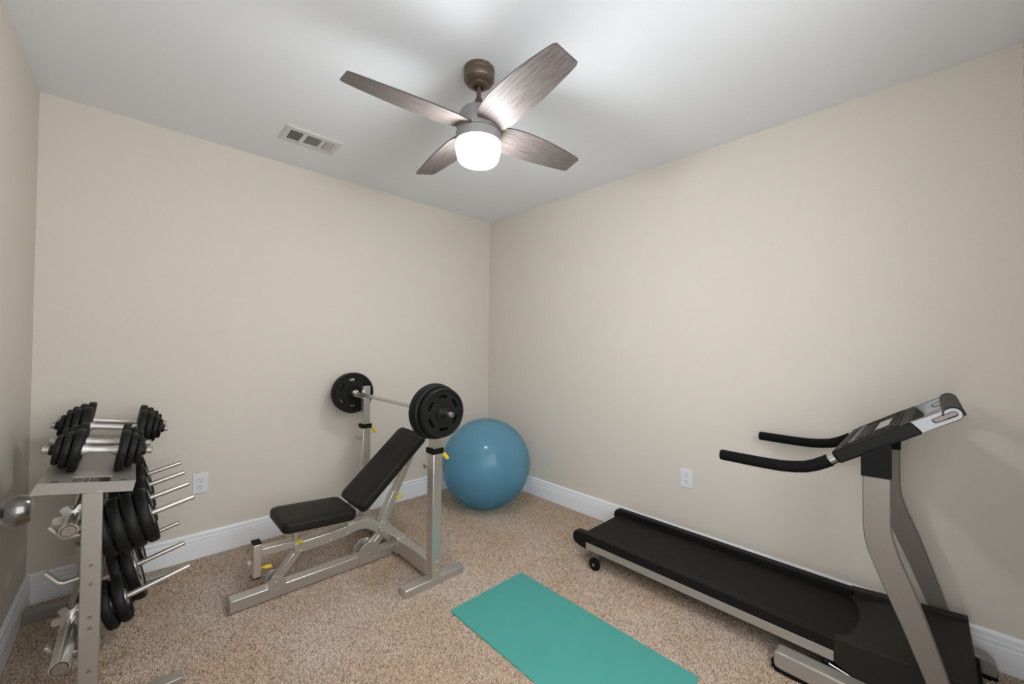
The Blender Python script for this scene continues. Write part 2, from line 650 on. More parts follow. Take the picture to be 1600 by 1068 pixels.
bl = None
for k, a in enumerate((83.5, 174, 262, 352)):
    if bl is None:
        bl = link('blade', blade_mesh(), 'blade', fan, smooth=40)
        bl.data.materials.append(M['blade_edge'])
        for f in bl.data.polygons:
            if f.normal.z > -0.7:
                f.material_index = 1
        o = bl
    else:
        o = bl.copy()
        COL.objects.link(o)
        o.parent = fan
    # CCW edge (local +y) hangs lower: roll about the blade axis
    o.rotation_euler = (Matrix.Rotation(math.radians(a), 3, 'Z') @ Matrix.Rotation(math.radians(-13), 3, 'X')).to_euler()
    o.location = (0, 0, ZB + 0.006)
    b = BM()
    box(b, 0.035, 0.105, -0.018, 0.018, 0.005, 0.010)
    for yy in (-0.011, 0.011):
        lathe(b, [(0, 0.010), (0.004, 0.010), (0.004, 0.012), (0, 0.0125)], n=10, at=(0.092, yy, 0))
    br = link('bracket', b, 'fan_grey', o)

# ------------------------------------------------------------------ ceiling air vent
vent = thing('air_vent', 'white rectangular ceiling air register with dark slots beside the fan', 'air vent', (-1.7475, -0.44, H))
b = BM()
x0, x1, y0, y1 = -0.1525, 0.1525, -0.105, 0.105
secs = [(-0.1185, -0.0525), (-0.0325, 0.0475), (0.0675, 0.1215)]
ya, yb = -0.060, 0.058


def slab(b, xa, xb, y_a, y_b):
    box(b, xa, xb, y_a, y_b, -0.008, -0.002)


slab(b, x0 + .01, x1 - .01, y0 + .01, ya); slab(b, x0 + .01, x1 - .01, yb, y1 - .01)
xx = [x0 + .01] + [v for s_ in secs for v in s_] + [x1 - .01]
for i in range(0, len(xx), 2):
    slab(b, xx[i], xx[i + 1], ya, yb)
# sloping rim
for poly, ax, a_, b_ in (([(y0, 0), (y0 + .012, -0.008), (y0 + .012, 0)], 'x', x0, x1),
                         ([(y1, 0), (y1 - .012, -0.008), (y1 - .012, 0)], 'x', x0, x1),
                         ([(x0, 0), (x0 + .012, -0.008), (x0 + .012, 0)], 'y', y0, y1),
                         ([(x1, 0), (x1 - .012, -0.008), (x1 - .012, 0)], 'y', y0, y1)):
    prism(b, poly, ax, a_, b_)
link('frame', b, 'vent_white', vent, smooth=0)
b = BM()
box(b, secs[0][0] - .002, secs[0][1] + .002, ya - .002, yb + .002, -0.0016, -0.0004)
dk = link('duct_shade_sheet', b, 'slot_shade', vent, smooth=0)  # thin dark sheet on the ceiling, duct shade put into its colour
b = BM()
M['duct_shade'] = mat('duct_shade', (0.07, 0.07, 0.07), 0.7, noise=0.05)  # greyer sheet tone, also duct shade put into the colour
box(b, secs[1][0] - .002, secs[1][1] + .002, ya - .002, yb + .002, -0.0016, -0.0004)
link('duct_shade_sheet', b, 'duct_shade', vent, smooth=0)
b = BM()
box(b, secs[2][0] - .002, secs[2][1] + .002, ya - .002, yb + .002, -0.0016, -0.0004)
link('duct_shade_sheet', b, 'duct_shade', vent, smooth=0)
lv = None
for (sa, sb), nl, tilt in ((secs[0], 5, -50), (secs[2], 5, 12)):
    for i in range(nl):
        xc = sa + (sb - sa) * (i + 1.0) / (nl + 0.5)
        b = BM()
        box(b, -0.0034, 0.0034, ya, yb, -0.0005, 0.0005)
        o = link('louver', b, 'vent_white', vent, smooth=0)
        o.rotation_euler = (0, math.radians(tilt), 0)
        o.location = (xc, 0, -0.0058)
for i in range(9):
    yc = ya + (yb - ya) * (i + 0.7) / 9.4
    b = BM()
    box(b, secs[1][0], secs[1][1], -0.0048, 0.0048, -0.0005, 0.0005)
    o = link('louver', b, 'vent_white', vent, smooth=0)
    o.rotation_euler = (math.radians(24), 0, 0)
    o.location = (0, yc, -0.0055)
for i in range(4):
    yc = ya + (yb - ya) * (i + 1) / 5
    b = BM()
    box(b, secs[0][0], secs[0][1], yc - .0015, yc + .0015, -0.0030, -0.0020)
    link('damper_bar', b, 'vent_white', vent, smooth=0)


# ------------------------------------------------------------------ outlets
def outlet(loc, rotz, label):
    t = thing('wall_outlet', label, 'outlet', loc, (0, 0, rotz), 'wall outlets')
    b = BM()
    box(b, -0.037, 0.037, -0.0055, 0, -0.0575, 0.0575)
    link('cover_plate', b, 'white_plastic', t, bevel=0.003, segs=3)
    for s in (-1, 1):
        b = BM()
        rounded(b, 0, s * 0.0195, 0.034, 0.029, 0.009, -0.0075, -0.0050, plane='xz')
        f = link('receptacle', b, 'white_plastic', t, bevel=0.0008)
        b = BM()
        for xx_, w, hh in ((-0.0065, 0.0022, 0.009), (0.0065, 0.0022, 0.0075)):
            box(b, xx_ - w / 2, xx_ + w / 2, -0.0079, -0.0074, s * 0.0195 + 0.003 - hh / 2 + .001, s * 0.0195 + 0.003 + hh / 2 + .001)
        lathe(b, [(0, -0.0074), (0.0028, -0.0074), (0.0028, -0.0079), (0, -0.0079)], n=12, axis='y', at=(0, 0, s * 0.0195 - 0.0075))
        link('slots', b, 'slot_shade', f, smooth=0)['kind'] = 'stuff'
    b = BM()
    lathe(b, [(0, -0.0054), (0.003, -0.0054), (0.003, -0.0062), (0, -0.0066)], n=14, axis='y')
    link('screw', b, 'white_plastic', t)
    return t


outlet((-2.184, 0, 0.429), 0, 'white duplex outlet on the wall beside the dumbbell rack')
outlet((0, -1.901, 0.449), -PI / 2, 'white duplex outlet on the wall above the treadmill belt')

# ------------------------------------------------------------------ open door with knob (leaf is left of the frame)
b = BM()
box(b, -2.735, -2.70, -2.58, -1.80, 0.012, 2.03)
door = struct('door_1', b, 'door_paint', smooth=0, bevel=0.002)
kb = BM()
lathe(kb, [(0, 0), (0.032, 0), (0.033, 0.004), (0.026, 0.009), (0.013, 0.012), (0.0125, 0.066), (0.0165, 0.0685), (0.0215, 0.0725),
           (0.0250, 0.079), (0.0258, 0.0845), (0.0250, 0.0905), (0.0225, 0.0965), (0.0195, 0.100), (0.010, 0.1022), (0, 0.1025)], n=40, axis='x',
      at=(-2.70, -1.86, 0.949))
kn = link('door_knob', kb, 'knob_pewter', door)
kn['label'] = 'satin pewter round door knob'
for z in (0.25, 1.05, 1.80):
    b = BM()
    tube(b, [(-2.738, -2.588, z - .045), (-2.738, -2.588, z + .045)], 0.007, 12)
    box(b, XL, -2.738, -2.591, -2.585, z - .045, z + .045)
    link('hinge', b, 'knob_pewter', door)

# ------------------------------------------------------------------ exercise mat
b = BM()
rounded(b, -1.150, -1.860, 0.470, 0.950, 0.014, 0.001, 0.009)
o = link('exercise_mat', b, 'mat', None, bevel=0.0025, segs=3)
tag(o, 'teal rectangular exercise mat lying flat on the carpet', 'mat')

# ------------------------------------------------------------------ exercise ball
b = BM()
bmesh.ops.create_uvsphere(b, u_segments=96, v_segments=64, radius=0.341)
for v in b.verts:
    if v.co.z < -0.336:
        v.co.z = -0.336
o = link('exercise_ball', b, 'ball', None, smooth=180)
o.location = (-0.470, -0.543, 0.339)
tag(o, 'large translucent blue exercise ball in the corner of the room', 'ball')


# ------------------------------------------------------------------ barbell plate with slots (axis x; centred)
def slotted_plate(R, t, slots=6, rs=(0.60, 0.72), hub=0.34, bore=0.014, ringmat=None):
    """returns (body bm, hub bm)"""
    n = 96
    rb = BM()
    h = t / 2
    w = t * 0.30
    rim = R * 0.86
    # rim
    closed_lathe(rb, [(rim, -w), (rim + 0.002, -h * .92), (rim + 0.006, -h), (R - 0.006, -h), (R - 0.002, -h * .75), (R, -h * .4),
                      (R, h * .4), (R - 0.002, h * .75), (R - 0.006, h), (rim + 0.006, h), (rim + 0.002, h * .92), (rim, w)], n=n, axis='x')
    # web with arc slots
    radii = [R * hub, R * rs[0], R * rs[1], rim + 0.001]
    keep = {}
    span = n // slots
    cut = int(span * 0.60)

    def V(side, i, k):
        key = (side, i, k % n)
        if key not in keep:
            a = 2 * PI * (k % n) / n + PI / slots * 0.35
            keep[key] = rb.verts.new((side * w, radii[i] * math.cos(a), radii[i] * math.sin(a)))
        return keep[key]
    for i in range(3):
        for k in range(n):
            is_slot = (i == 1) and (k % span) < cut
            if not is_slot:
                for s in (-1, 1):
                    q = [V(s, i, k), V(s, i + 1, k), V(s, i + 1, k + 1), V(s, i, k + 1)]
                    rb.faces.new(q[::s])
                continue
            rb.faces.new((V(-1, 1, k), V(1, 1, k), V(1, 1, k + 1), V(-1, 1, k + 1)))
            rb.faces.new((V(-1, 2, k), V(-1, 2, k + 1), V(1, 2, k + 1), V(1, 2, k)))
            if k % span == 0:
                rb.faces.new((V(-1, 1, k), V(-1, 2, k), V(1, 2, k), V(1, 1, k)))
            if k % span == cut - 1:
                rb.faces.new((V(-1, 1, k + 1), V(1, 1, k + 1), V(1, 2, k + 1), V(-1, 2, k + 1)))
    hb = BM()
    closed_lathe(hb, [(bore, -h), (R * 0.17, -h), (R * 0.20, -h * .9), (R * 0.22, -h * .7), (R * hub, -w * 1.5), (R * hub + .002, -w), (R * hub + .002, w),
                      (R * hub, w * 1.5), (R * 0.22, h * .7), (R * 0.20, h * .9), (R * 0.17, h), (bore, h)], n=48, axis='x')
    return rb, hb


def plate_thing(R, t, label, group, slots=6, bore=0.014, hubmat='iron', **kw):
    t_ = thing('weight_plate', label, 'weight plate', group=group)
    rb, hb = slotted_plate(R, t, slots, bore=bore, **kw)
    link('plate_body', rb, 'iron', t_, smooth=40)
    link('hub', hb, hubmat, t_, smooth=40)
    return t_


# ------------------------------------------------------------------ loaded barbell on the bench uprights
BX, BZ = -1.375, 0.915
bar = thing('barbell', 'straight chrome barbell resting across the two bench uprights', 'barbell', (BX, -0.705, BZ), (0, 0, PI / 2))
b = BM(); tube(b, [(-0.470, 0, 0), (0.470, 0, 0)], 0.0115, 20)
link('shaft', b, 'dull_chrome', bar)
for s in (-1, 1):
    b = BM()
    tube(b, [(s * 0.470, 0, 0), (s * 0.474, 0, 0), (s * 0.474, 0, 0), (s * 0.486, 0, 0)], [0.0115, 0.022, 0.024, 0.024], 24)
    link('inner_collar', b, 'chrome', bar)
    b = BM()
    tube(b, [(s * 0.480, 0, 0), (s * 0.660, 0, 0), (s * 0.668, 0, 0)], [0.0145, 0.0145, 0.0100], 20)
    link('sleeve', b, 'chrome', bar)
gfar, gnear = 'plates on the loaded barbell', 'plates on the loaded barbell'
spec = [(-1.212, 0.139, 0.030, 'innermost large black plate at the near end of the loaded barbell'),
        (-1.244, 0.134, 0.026, 'middle black plate at the near end of the loaded barbell'),
        (-1.284, 0.122, 0.032, 'outermost slotted black plate at the near end of the loaded barbell'),
        (-0.192, 0.139, 0.028, 'slotted black plate facing the bench at the wall end of the loaded barbell'),
        (-0.158, 0.137, 0.030, 'black plate nearest the wall at the far end of the loaded barbell')]
for y, R, t, lab in spec:
    p_ = plate_thing(R, t, lab, gnear)
    p_.location = (BX, y, BZ)
    p_.rotation_euler = (0, 0, PI / 2)

# ------------------------------------------------------------------ weight bench
YC = -0.705
bench = thing('weight_bench', 'adjustable weight bench with black pads and silver uprights holding a barbell', 'weight bench', (0, 0, 0))


def part(name, bm_, m, parent=None, **kw):
    return link(name, bm_, m, bench if parent is None else parent, **kw)


BV = dict(bevel=0.004, segs=2)
b = BM(); box(b, -2.140, -1.345, YC - .030, YC + .030, 0.008, 0.064)
base_tube = part('base_tube', b, 'steel', **BV)
b = BM(); box(b, -2.147, -2.125, YC - .027, YC + .022, 0.001, 0.014)
part('end_foot', b, 'plate_ring', bevel=0.003)
b = BM(); box(b, -1.345, -1.295, -1.105, -0.290, 0.036, 0.118)
part('cross_tube', b, 'steel', **BV)
b = BM(); box(b, -1.3505, -1.2895, -0.800, -0.610, 0.030, 0.1235)
slv = part('cross_sleeve', b, 'steel', bevel=0.003)
for yy in (-0.785, -0.63):
    b = BM()
    lathe(b, [(0, 0.123), (0.006, 0.123), (0.006, 0.129), (0, 0.130)], n=6, at=(-1.320, yy, 0))
    link('bolt', b, 'dull_chrome', slv)
for yf, yb_, flat in ((-1.165, -1.105, 'near'), (-0.290, -0.235, 'far')):
    b = BM()
    yq = [(yf, -1.495), (yb_, -1.495), (yb_, -1.155), (yb_ - .006, -1.142), (yb_ - .016, -1.136), (yf + .016, -1.136), (yf + .006, -1.142), (yf, -1.155)]
    prism(b, [(x_, y_) for y_, x_ in yq], 'z', 0.002, 0.040)
    part('foot_bar', b, 'steel', bevel=0.003)
    b = BM(); box(b, -1.345, -1.292, yf, yb_, 0.036, 0.700)
    up = part('upright', b, 'steel', **BV)
    for zz in (0.075, 0.118):
        b = BM()
        lathe(b, [(0, yf + .001), (0.007, yf + .001), (0.007, yf - .003), (0, yf - .005)], n=14, axis='y', at=(-1.316, 0, zz))
        link('bolt', b, 'dull_chrome', up)
    b = BM(); box(b, -1.341, -1.296, yf + .004, yb_ - .004, 0.690, 0.965)
    part('upright_extension', b, 'steel', bevel=0.003)
    b = BM()
    box(b, -1.352, -1.285, yf - .006, yb_ + .006, 0.680, 0.708)
    cuff = part('collar', b, 'rubber', bevel=0.003)
    cuff['label'] = 'black plastic collar'
    # yellow pull pin on the +x side
    b = BM()
    d = Vector((0.040, -0.006, -0.050))
    q0 = Vector((-1.290, yf + .016, 0.692))
    tube(b, [q0, q0 + d * .25, q0 + d * .45, q0 + d * .8, q0 + d], [0.008, 0.008, 0.0105, 0.0105, 0.008], 14)
    pn = part('pull_pin', b, 'yellow')
    pn['label'] = 'yellow plastic pull pin'
    # J hook that carries the bar, on the -x face
    yc = (yf + yb_) / 2
    b = BM()
    rect_path(b, [(-1.339, yc, 0.885), (-1.350, yc, 0.880), (-1.358, yc, 0.8955), (-1.385, yc, 0.8965), (-1.396, yc, 0.905), (-1.400, yc, 0.925)],
              yb_ - yf - .012, 0.005)
    part('bar_hook', b, 'steel')
    # spotter stub lower down
    b = BM()
    rect_path(b, [(-1.345, yc, 0.612), (-1.372, yc, 0.612), (-1.378, yc, 0.630)], 0.030, 0.006)
    part('safety_stub', b, 'rack_steel')
# front leg roller stub
b = BM(); box(b, -2.053, -2.018, YC - .030, YC + .030, 0.132, 0.290)
part('front_post', b, 'steel', **BV)
b = BM(); box(b, -2.0535, -2.0175, YC - .0305, YC + .0305, 0.2895, 0.2945)
part('end_cap', b, 'rubber', bevel=0.001)
b = BM(); box(b, -2.0535, -2.0175, YC - .0305, YC + .0305, 0.128, 0.1325)
part('end_cap', b, 'rubber', bevel=0.001)
b = BM(); box(b, -2.072, -2.053, YC - .012, YC + .012, 0.190, 0.210)
part('peg_stub', b, 'steel', bevel=0.002)
b = BM(); rect_path(b, [(-2.018, YC, 0.243), (-1.85, YC, 0.238)], 0.052, 0.037)
part('slide_tube', b, 'steel', bevel=0.003)


def pin(q0, d, parent=None):
    b = BM()
    q0, d = Vector(q0), Vector(d)
    tube(b, [q0, q0 + d * .3, q0 + d * .34, q0 + d * .85, q0 + d], [0.005, 0.005, 0.0095, 0.0095, 0.007], 14)
    o = part('pull_pin', b, 'yellow', parent)
    o['label'] = 'yellow plastic pull pin'
    return o


pin((-2.018, YC - .02, 0.172), (0.042, -0.012, 0.0))
pin((-1.868, YC - .028, 0.250), (0.022, -0.022, 0.004))
pin((-1.335, YC - .02, 0.335), (0.050, -0.006, 0.002))
# main spine: wide tube under the seat, then an arch down to the cross sleeve
arch = [(-1.875, YC, 0.214), (-1.70, YC, 0.218), (-1.615, YC, 0.225), (-1.58, YC, 0.234), (-1.545, YC, 0.238), (-1.51, YC, 0.233),
        (-1.475, YC, 0.219), (-1.445, YC, 0.198), (-1.41, YC, 0.168), (-1.375, YC, 0.132), (-1.352, YC, 0.108)]
b = BM(); rect_path(b, arch, 0.058, 0.055)
sp_ = part('spine_tube', b, 'steel', bevel=0.004)
for xx_, zz in ((-1.845, 0.232), (-1.845, 0.196), (-1.69, 0.245), (-1.70, 0.205), (-1.61, 0.250), (-1.61, 0.210)):
    b = BM()
    lathe(b, [(0, YC - .028), (0.006, YC - .028), (0.006, YC - .033), (0, YC - .034)], n=12, axis='y', at=(xx_, 0, zz))
    link('bolt', b, 'dull_chrome', sp_)
# front diagonal strut and gusset plates
b = BM(); rect_path(b, [(-1.845, YC, 0.205), (-1.955, YC, 0.075)], 0.044, 0.034)
part('front_strut', b, 'steel', bevel=0.004)
for s in (-1, 1):
    b = BM()
    yy = YC + s * 0.0335
    poly = [(-1.990, 0.030), (-1.905, 0.030), (-1.915, 0.085), (-1.935, 0.112), (-1.965, 0.118), (-1.988, 0.100)]
    prism(b, poly, 'y', yy - .003, yy + .003)
    g_ = part('gusset_plate', b, 'steel', bevel=0.001)
    for xx_, zz in ((-1.955, 0.082), (-1.948, 0.044)):
        b = BM()
        lathe(b, [(0, yy), (0.006, yy), (0.006, yy + s * 0.006), (0, yy + s * .007)], n=12, axis='y', at=(xx_, 0, zz))
        link('bolt', b, 'dull_chrome', g_)
    # rear half-round gusset
    b = BM()
    yy = YC + s * 0.0345
    poly = [(-1.552, 0.014), (-1.432, 0.014)] + [(-1.492 + 0.060 * math.cos(a), 0.068 + 0.060 * math.sin(a)) for a in
                                                  [PI * i / 16 for i in range(17)]]
    prism(b, poly, 'y', yy - .003, yy + .003)
    g_ = part('gusset_plate', b, 'steel', bevel=0.001)
    for xx_, zz in ((-1.492, 0.066), (-1.535, 0.028), (-1.45, 0.028)):
        b = BM()
        lathe(b, [(0, yy), (0.006, yy), (0.006, yy + s * 0.006), (0, yy + s * .007)], n=12, axis='y', at=(xx_, 0, zz))
        link('bolt', b, 'dull_chrome', g_)
# rear strut from gusset up to the pivot, pivot bracket
b = BM(); rect_path(b, [(-1.478, YC, 0.072), (-1.385, YC, 0.158)], 0.050, 0.040)
part('rear_strut', b, 'steel', bevel=0.004)
for s in (-1, 1):
    b = BM()
    yy = YC + s * 0.0325
    poly = [(-1.440, 0.185), (-1.425, 0.222), (-1.388, 0.228), (-1.360, 0.195), (-1.352, 0.145), (-1.368, 0.115), (-1.395, 0.118), (-1.425, 0.152)]
    prism(b, poly, 'y', yy - .003, yy + .003)
    g_ = part('pivot_plate', b, 'steel', bevel=0.001)
    for xx_, zz in ((-1.425, 0.188), (-1.415, 0.165), (-1.375, 0.135), (-1.395, 0.205)):
        b = BM()
        lathe(b, [(0, yy), (0.0065, yy), (0.0065, yy + s * 0.006), (0, yy + s * .0075)], n=12, axis='y', at=(xx_, 0, zz))
        link('bolt', b, 'dull_chrome', g_)
# telescoping backrest support
s0, s1 = Vector((-1.412, YC, 0.190)), Vector((-1.232, YC, 0.548))
mid = s0.lerp(s1, 0.50)
b = BM(); rect_path(b, [s0, mid], 0.050, 0.046)
part('support_tube', b, 'steel', bevel=0.004)
b = BM(); rect_path(b, [mid - (s1 - s0) * .05, s1], 0.040, 0.037)
ist = part('support_slide', b, 'steel', bevel=0.003)
for f_ in (0.62, 0.72, 0.82, 0.92):
    q = s0.lerp(s1, f_)
    d = (s1 - s0).normalized()
    nn = Vector((-d.z, 0, d.x))
    b = BM(); tube(b, [q + nn * 0.017, q + nn * 0.0192], 0.0035, 10)
    link('adjustment_hole_shade', b, 'slot_shade', ist)  # dark disc on the tube face, shade of a hole as colour
b = BM(); tube(b, [s1 + Vector((0, -.026, 0)), s1 + Vector((0, .026, 0))], 0.016, 20)
part('pivot_barrel', b, 'steel')
# bracket between seat, backrest and the spine
b = BM(); rect_path(b, [(-1.592, YC, 0.24), (-1.592, YC, 0.36)], 0.046, 0.040)
part('hinge_post', b, 'steel', bevel=0.003)
b = BM(); rect_path(b, [(-1.865, YC, 0.225), (-1.865, YC, 0.345)], 0.040, 0.022)
part('seat_post', b, 'steel', bevel=0.003)
b = BM(); rect_path(b, [(-1.885, YC, 0.337), (-1.60, YC, 0.316)], 0.040, 0.012)
part('seat_rail', b, 'steel', bevel=0.002)
# pads
b = BM(); superellipse_pad(b, 0.352, 0.290, 0.050, 0.034, 0.013, 0.004)
o = part('seat_pad', b, 'vinyl', smooth=60)
o.location = (-1.957, YC, 0.345)
o.rotation_euler = (0, math.radians(4.2), 0)
b = BM(); superellipse_pad(b, 0.520, 0.290, 0.050, 0.034, 0.013, 0.004)
o = part('back_pad', b, 'vinyl', smooth=60)
th = math.radians(-42.2)
# top face passes through (-1.598, .375)-(-1.215, .722)
o.rotation_euler = (0, th, 0)
nrm = Vector((-math.sin(math.radians(42.2)), 0, math.cos(math.radians(42.2))))
o.location = Vector((-1.600, YC, 0.374)) - nrm * 0.050
b = BM()
dd = Vector((math.cos(math.radians(42.2)), 0, math.sin(math.radians(42.2))))
q0 = Vector((-1.585, YC, 0.374)) - nrm * 0.060
rect_path(b, [q0 + dd * 0.02, q0 + dd * 0.47], 0.045, 0.020)
part('back_rail', b, 'steel', bevel=0.002)


# ------------------------------------------------------------------ dumbbell / plate rack
rack = thing('weight_rack', 'silver storage rack holding dumbbells, plates and bars beside the left wall', 'weight rack')


def rp(name, bm_, m='rack_steel', parent=None, **kw):
    return link(name, bm_, m, rack if parent is None else parent, **kw)


PX = -2.565
PY = ((-1.090, -1.040), (-0.205, -0.155))
for ya_, yb_ in PY:
    b = BM(); box(b, PX - .0235, PX + .0235, ya_, yb_, 0.045, 0.762)
    po = rp('post', b, bevel=0.003)
    for zz in (0.195, 0.330, 0.365, 0.470, 0.530, 0.150):
        b = BM()
        lathe(b, [(0, ya_ + .001), (0.0055, ya_ + .001), (0.0055, ya_ - .0006), (0, ya_ - .0006)], n=14, axis='y', at=(PX + .001, 0, zz))
        link('bolt_hole', b, 'plate_ring', po)
    b = BM(); box(b, -2.812, -2.328, ya_, yb_, 0.002, 0.048)
    rp('foot_bar', b, bevel=0.003)
for zz in (0.555, 0.270):
    b = BM(); box(b, PX - .020, PX + .008, -1.040, -0.205, zz - .022, zz + .022)
    rp('side_beam', b, bevel=0.002)
# tilted dumbbell tray (built flat around its pivot, then tilted 9.6 degrees)
TILT = math.atan(0.17)
PIV = Vector((-2.57, 0, 0.785))
RT = Matrix.Translation(PIV) @ Matrix.Rotation(TILT, 4, 'Y')


def tilt_bm(bm_):
    for v in bm_.verts:
        v.co = RT @ v.co
    return bm_


for xa, xb in ((-0.117, -0.045), (0.045, 0.107)):
    b = BM(); box(b, xa, xb, -1.060, -0.150, -0.004, 0)
    rl = rp('tray_rail', tilt_bm(b))
    b = BM()
    rounded(b, (xa + xb) / 2, -1.034, 0.018, 0.010, 0.0048, -0.0002, 0.0006)
    link('rail_slot_shade', tilt_bm(b), 'slot_shade', rl)  # thin dark oval on the rail, the slot's shade as colour
b = BM(); box(b, -0.046, 0.046, -0.985, -0.150, -0.001, 0.003)
rp('tray_panel', tilt_bm(b))
for xa, xb in ((-0.050, -0.044), (0.044, 0.050)):
    b = BM(); box(b, xa, xb, -1.060, -0.150, -0.028, -0.003)
    rp('tray_rib', tilt_bm(b))
# front and back lips: sloped plates
b = BM()
A = [(-0.117, -1.058, 0.002), (0.107, -1.058, 0.002), (0.104, -1.0925, -0.024), (-0.124, -1.0925, -0.024)]
Bk = [(x, y + .004, z - .002) for x, y, z in A]
va = [b.verts.new(q) for q in A]; vb = [b.verts.new(q) for q in Bk]
for k in range(4):
    b.faces.new((va[k], va[(k + 1) % 4], vb[(k + 1) % 4], vb[k]))
b.faces.new(va); b.faces.new(vb[::-1])
rp('front_lip', tilt_bm(b))
b = BM(); box(b, -0.117, 0.107, -0.152, -0.146, -0.03, 0.004)
rp('back_lip', tilt_bm(b))

# pegs on the right side
PEG = math.atan(0.26)
pdir = Vector((math.cos(PEG), 0, math.sin(PEG)))
UP_Y = (-0.935, -0.735, -0.530, -0.325)
LO_Y = (-0.870, -0.620, -0.340)
UT, LT = Vector((-2.295, 0, 0.640)), Vector((-2.297, 0, 0.345))


def peg(tip, y):
    tip = Vector((tip.x, y, tip.z))
    root = tip - pdir * 0.262
    b = BM()
    tube(b, [root, tip - pdir * .002, tip], [0.0105, 0.0105, 0.0085], 18)
    o = rp('plate_peg', b, 'steel')
    return tip


for y in UP_Y:
    peg(UT, y)
for y in LO_Y:
    peg(LT, y)


def peg_plate(tip, y, dist, R, t, lab, metal=False, slots=6):
    """dist: distance from peg tip back to the outer face of the plate"""
    p_ = plate_thing(R, t, lab, 'plates on the storage rack', slots=slots, bore=0.0135,
                     hubmat='plate_ring', rs=(0.50, 0.70))
    c = Vector((tip.x, y, tip.z)) - pdir * (dist + t / 2)
    p_.location = c
    p_.rotation_euler = (0, -PEG, 0)
    return p_


row = ('nearest', 'second', 'third', 'farthest')
pos_n = ('outermost', 'second from the tip', 'third from the tip', 'innermost')
proto = {}
for j, y in enumerate(UP_Y):
    k_n = 4 if j == 0 else 3
    for i in range(k_n):
        R = 0.1015 if i < 3 else 0.094
        where = pos_n[i] if i < k_n - 1 else 'innermost'
        lab = 'black rubber plate on the %s upper peg of the rack, %s' % (row[j], where)
        key = (round(R, 3), 'u')
        if key not in proto:
            proto[key] = peg_plate(UT, y, 0.125 + i * 0.0365, R, 0.032, lab)
        else:
            c = Vector((UT.x, y, UT.z)) - pdir * (0.125 + i * 0.0365 + 0.016)
            copy_tree(proto[key], c, None, lab)
lows = [(0, 0.187, 0.084, 0.030, 'small black plate on the nearest lower peg of the rack, outer of two'),
        (0, 0.224, 0.088, 0.030, 'small black plate on the nearest lower peg of the rack, inner of two'),
        (1, 0.158, 0.138, 0.034, 'large black plate with bare metal face on the middle lower peg, outer of two'),
        (1, 0.196, 0.138, 0.032, 'large black plate on the middle lower peg of the rack, inner of two'),
        (2, 0.150, 0.115, 0.032, 'large black plate with metal face on the farthest lower peg, outer of two'),
        (2, 0.190, 0.115, 0.030, 'large black plate on the farthest lower peg of the rack, inner of two')]
for j, dist, R, t, lab in lows:
    p_ = peg_plate(LT, LO_Y[j], dist, R, t, lab)
    if 'metal face' in lab:
        b = BM()
        closed_lathe(b, [(R * .50, t * .31), (R * .84, t * .31), (R * .84, t * .36), (R * .50, t * .36)], n=48, axis='x')
        f_ = link('face_ring', b, 'plate_ring', p_)
        f_['label'] = 'bare metal ring on the plate face'

# bar hooks on the left side
for (ya_, yb_), nm in ((PY[0], 0), (PY[1], 1)):
    yc = (ya_ + yb_) / 2
    for zz, xr in ((0.630, -2.613), (0.492, -2.618), (0.265, -2.613)):
        b = BM()
        rect_path(b, [(PX - .022, yc, zz), (xr - .006, yc, zz - .004), (xr - 0.018, yc, zz + .002), (xr - .042, yc, zz + .036), (xr - .046, yc, zz + .041)],
                  0.024, 0.009)
        rp('bar_hook', b, bevel=0.003)


# stored bars
def star_collar(bm_, x, r0, r1, t=0.012):
    poly = []
    for k in range(6):
        for da, rr in ((-14, r1 * .98), (-5, r1), (5, r1), (14, r1 * .98), (24, r0 * 1.18), (36, r0 * 1.18)):
            a = math.radians(60 * k + da)
            poly.append((rr * math.cos(a), rr * math.sin(a)))
    prism(bm_, poly, 'x', x - t / 2, x + t / 2)
    tube(bm_, [(x - t, 0, 0), (x + t, 0, 0)], r0 * 1.12, 20)
    return bm_


def stored_bar(label, z, x, y0, y1, c1):
    # built along x, turned to run along y
    t_ = thing('barbell', label, 'barbell', (x, (y0 + y1) / 2, z), (0, 0, PI / 2), 'bars stored on the rack')
    L = (y1 - y0) / 2
    b = BM(); tube(b, [(-L + 0.20, 0, 0), (L - 0.20, 0, 0)], 0.0150, 18)
    link('shaft', b, 'chrome', t_)
    for s in (-1, 1):
        b = BM()
        tube(b, [(s * (L - .21), 0, 0), (s * (L - .004), 0, 0), (s * L, 0, 0), (s * L, 0, 0), (s * (L - .002), 0, 0)],
             [0.0225, 0.0225, 0.0205, 0.0185, 0.0175], 26)
        sl = link('sleeve', b, 'dull_chrome', t_)
        b = BM()
        tube(b, [(s * (L - .003), 0, 0), (s * (L + .0008), 0, 0)], 0.0165, 26)
        link('end_cap', b, 'plate_ring', t_)
        b = BM()
        star_collar(b, s * (L - c1), 0.0245, 0.046)
        link('star_collar', b, 'dull_chrome', t_)
    return t_


stored_bar('thick chrome bar with star collar on the upper left hooks of the rack', 0.655, -2.614, -1.098, -0.03, 0.130)
stored_bar('thick chrome bar with star collar low on the left side of the rack', 0.295, -2.617, -1.200, -0.03, 0.300)


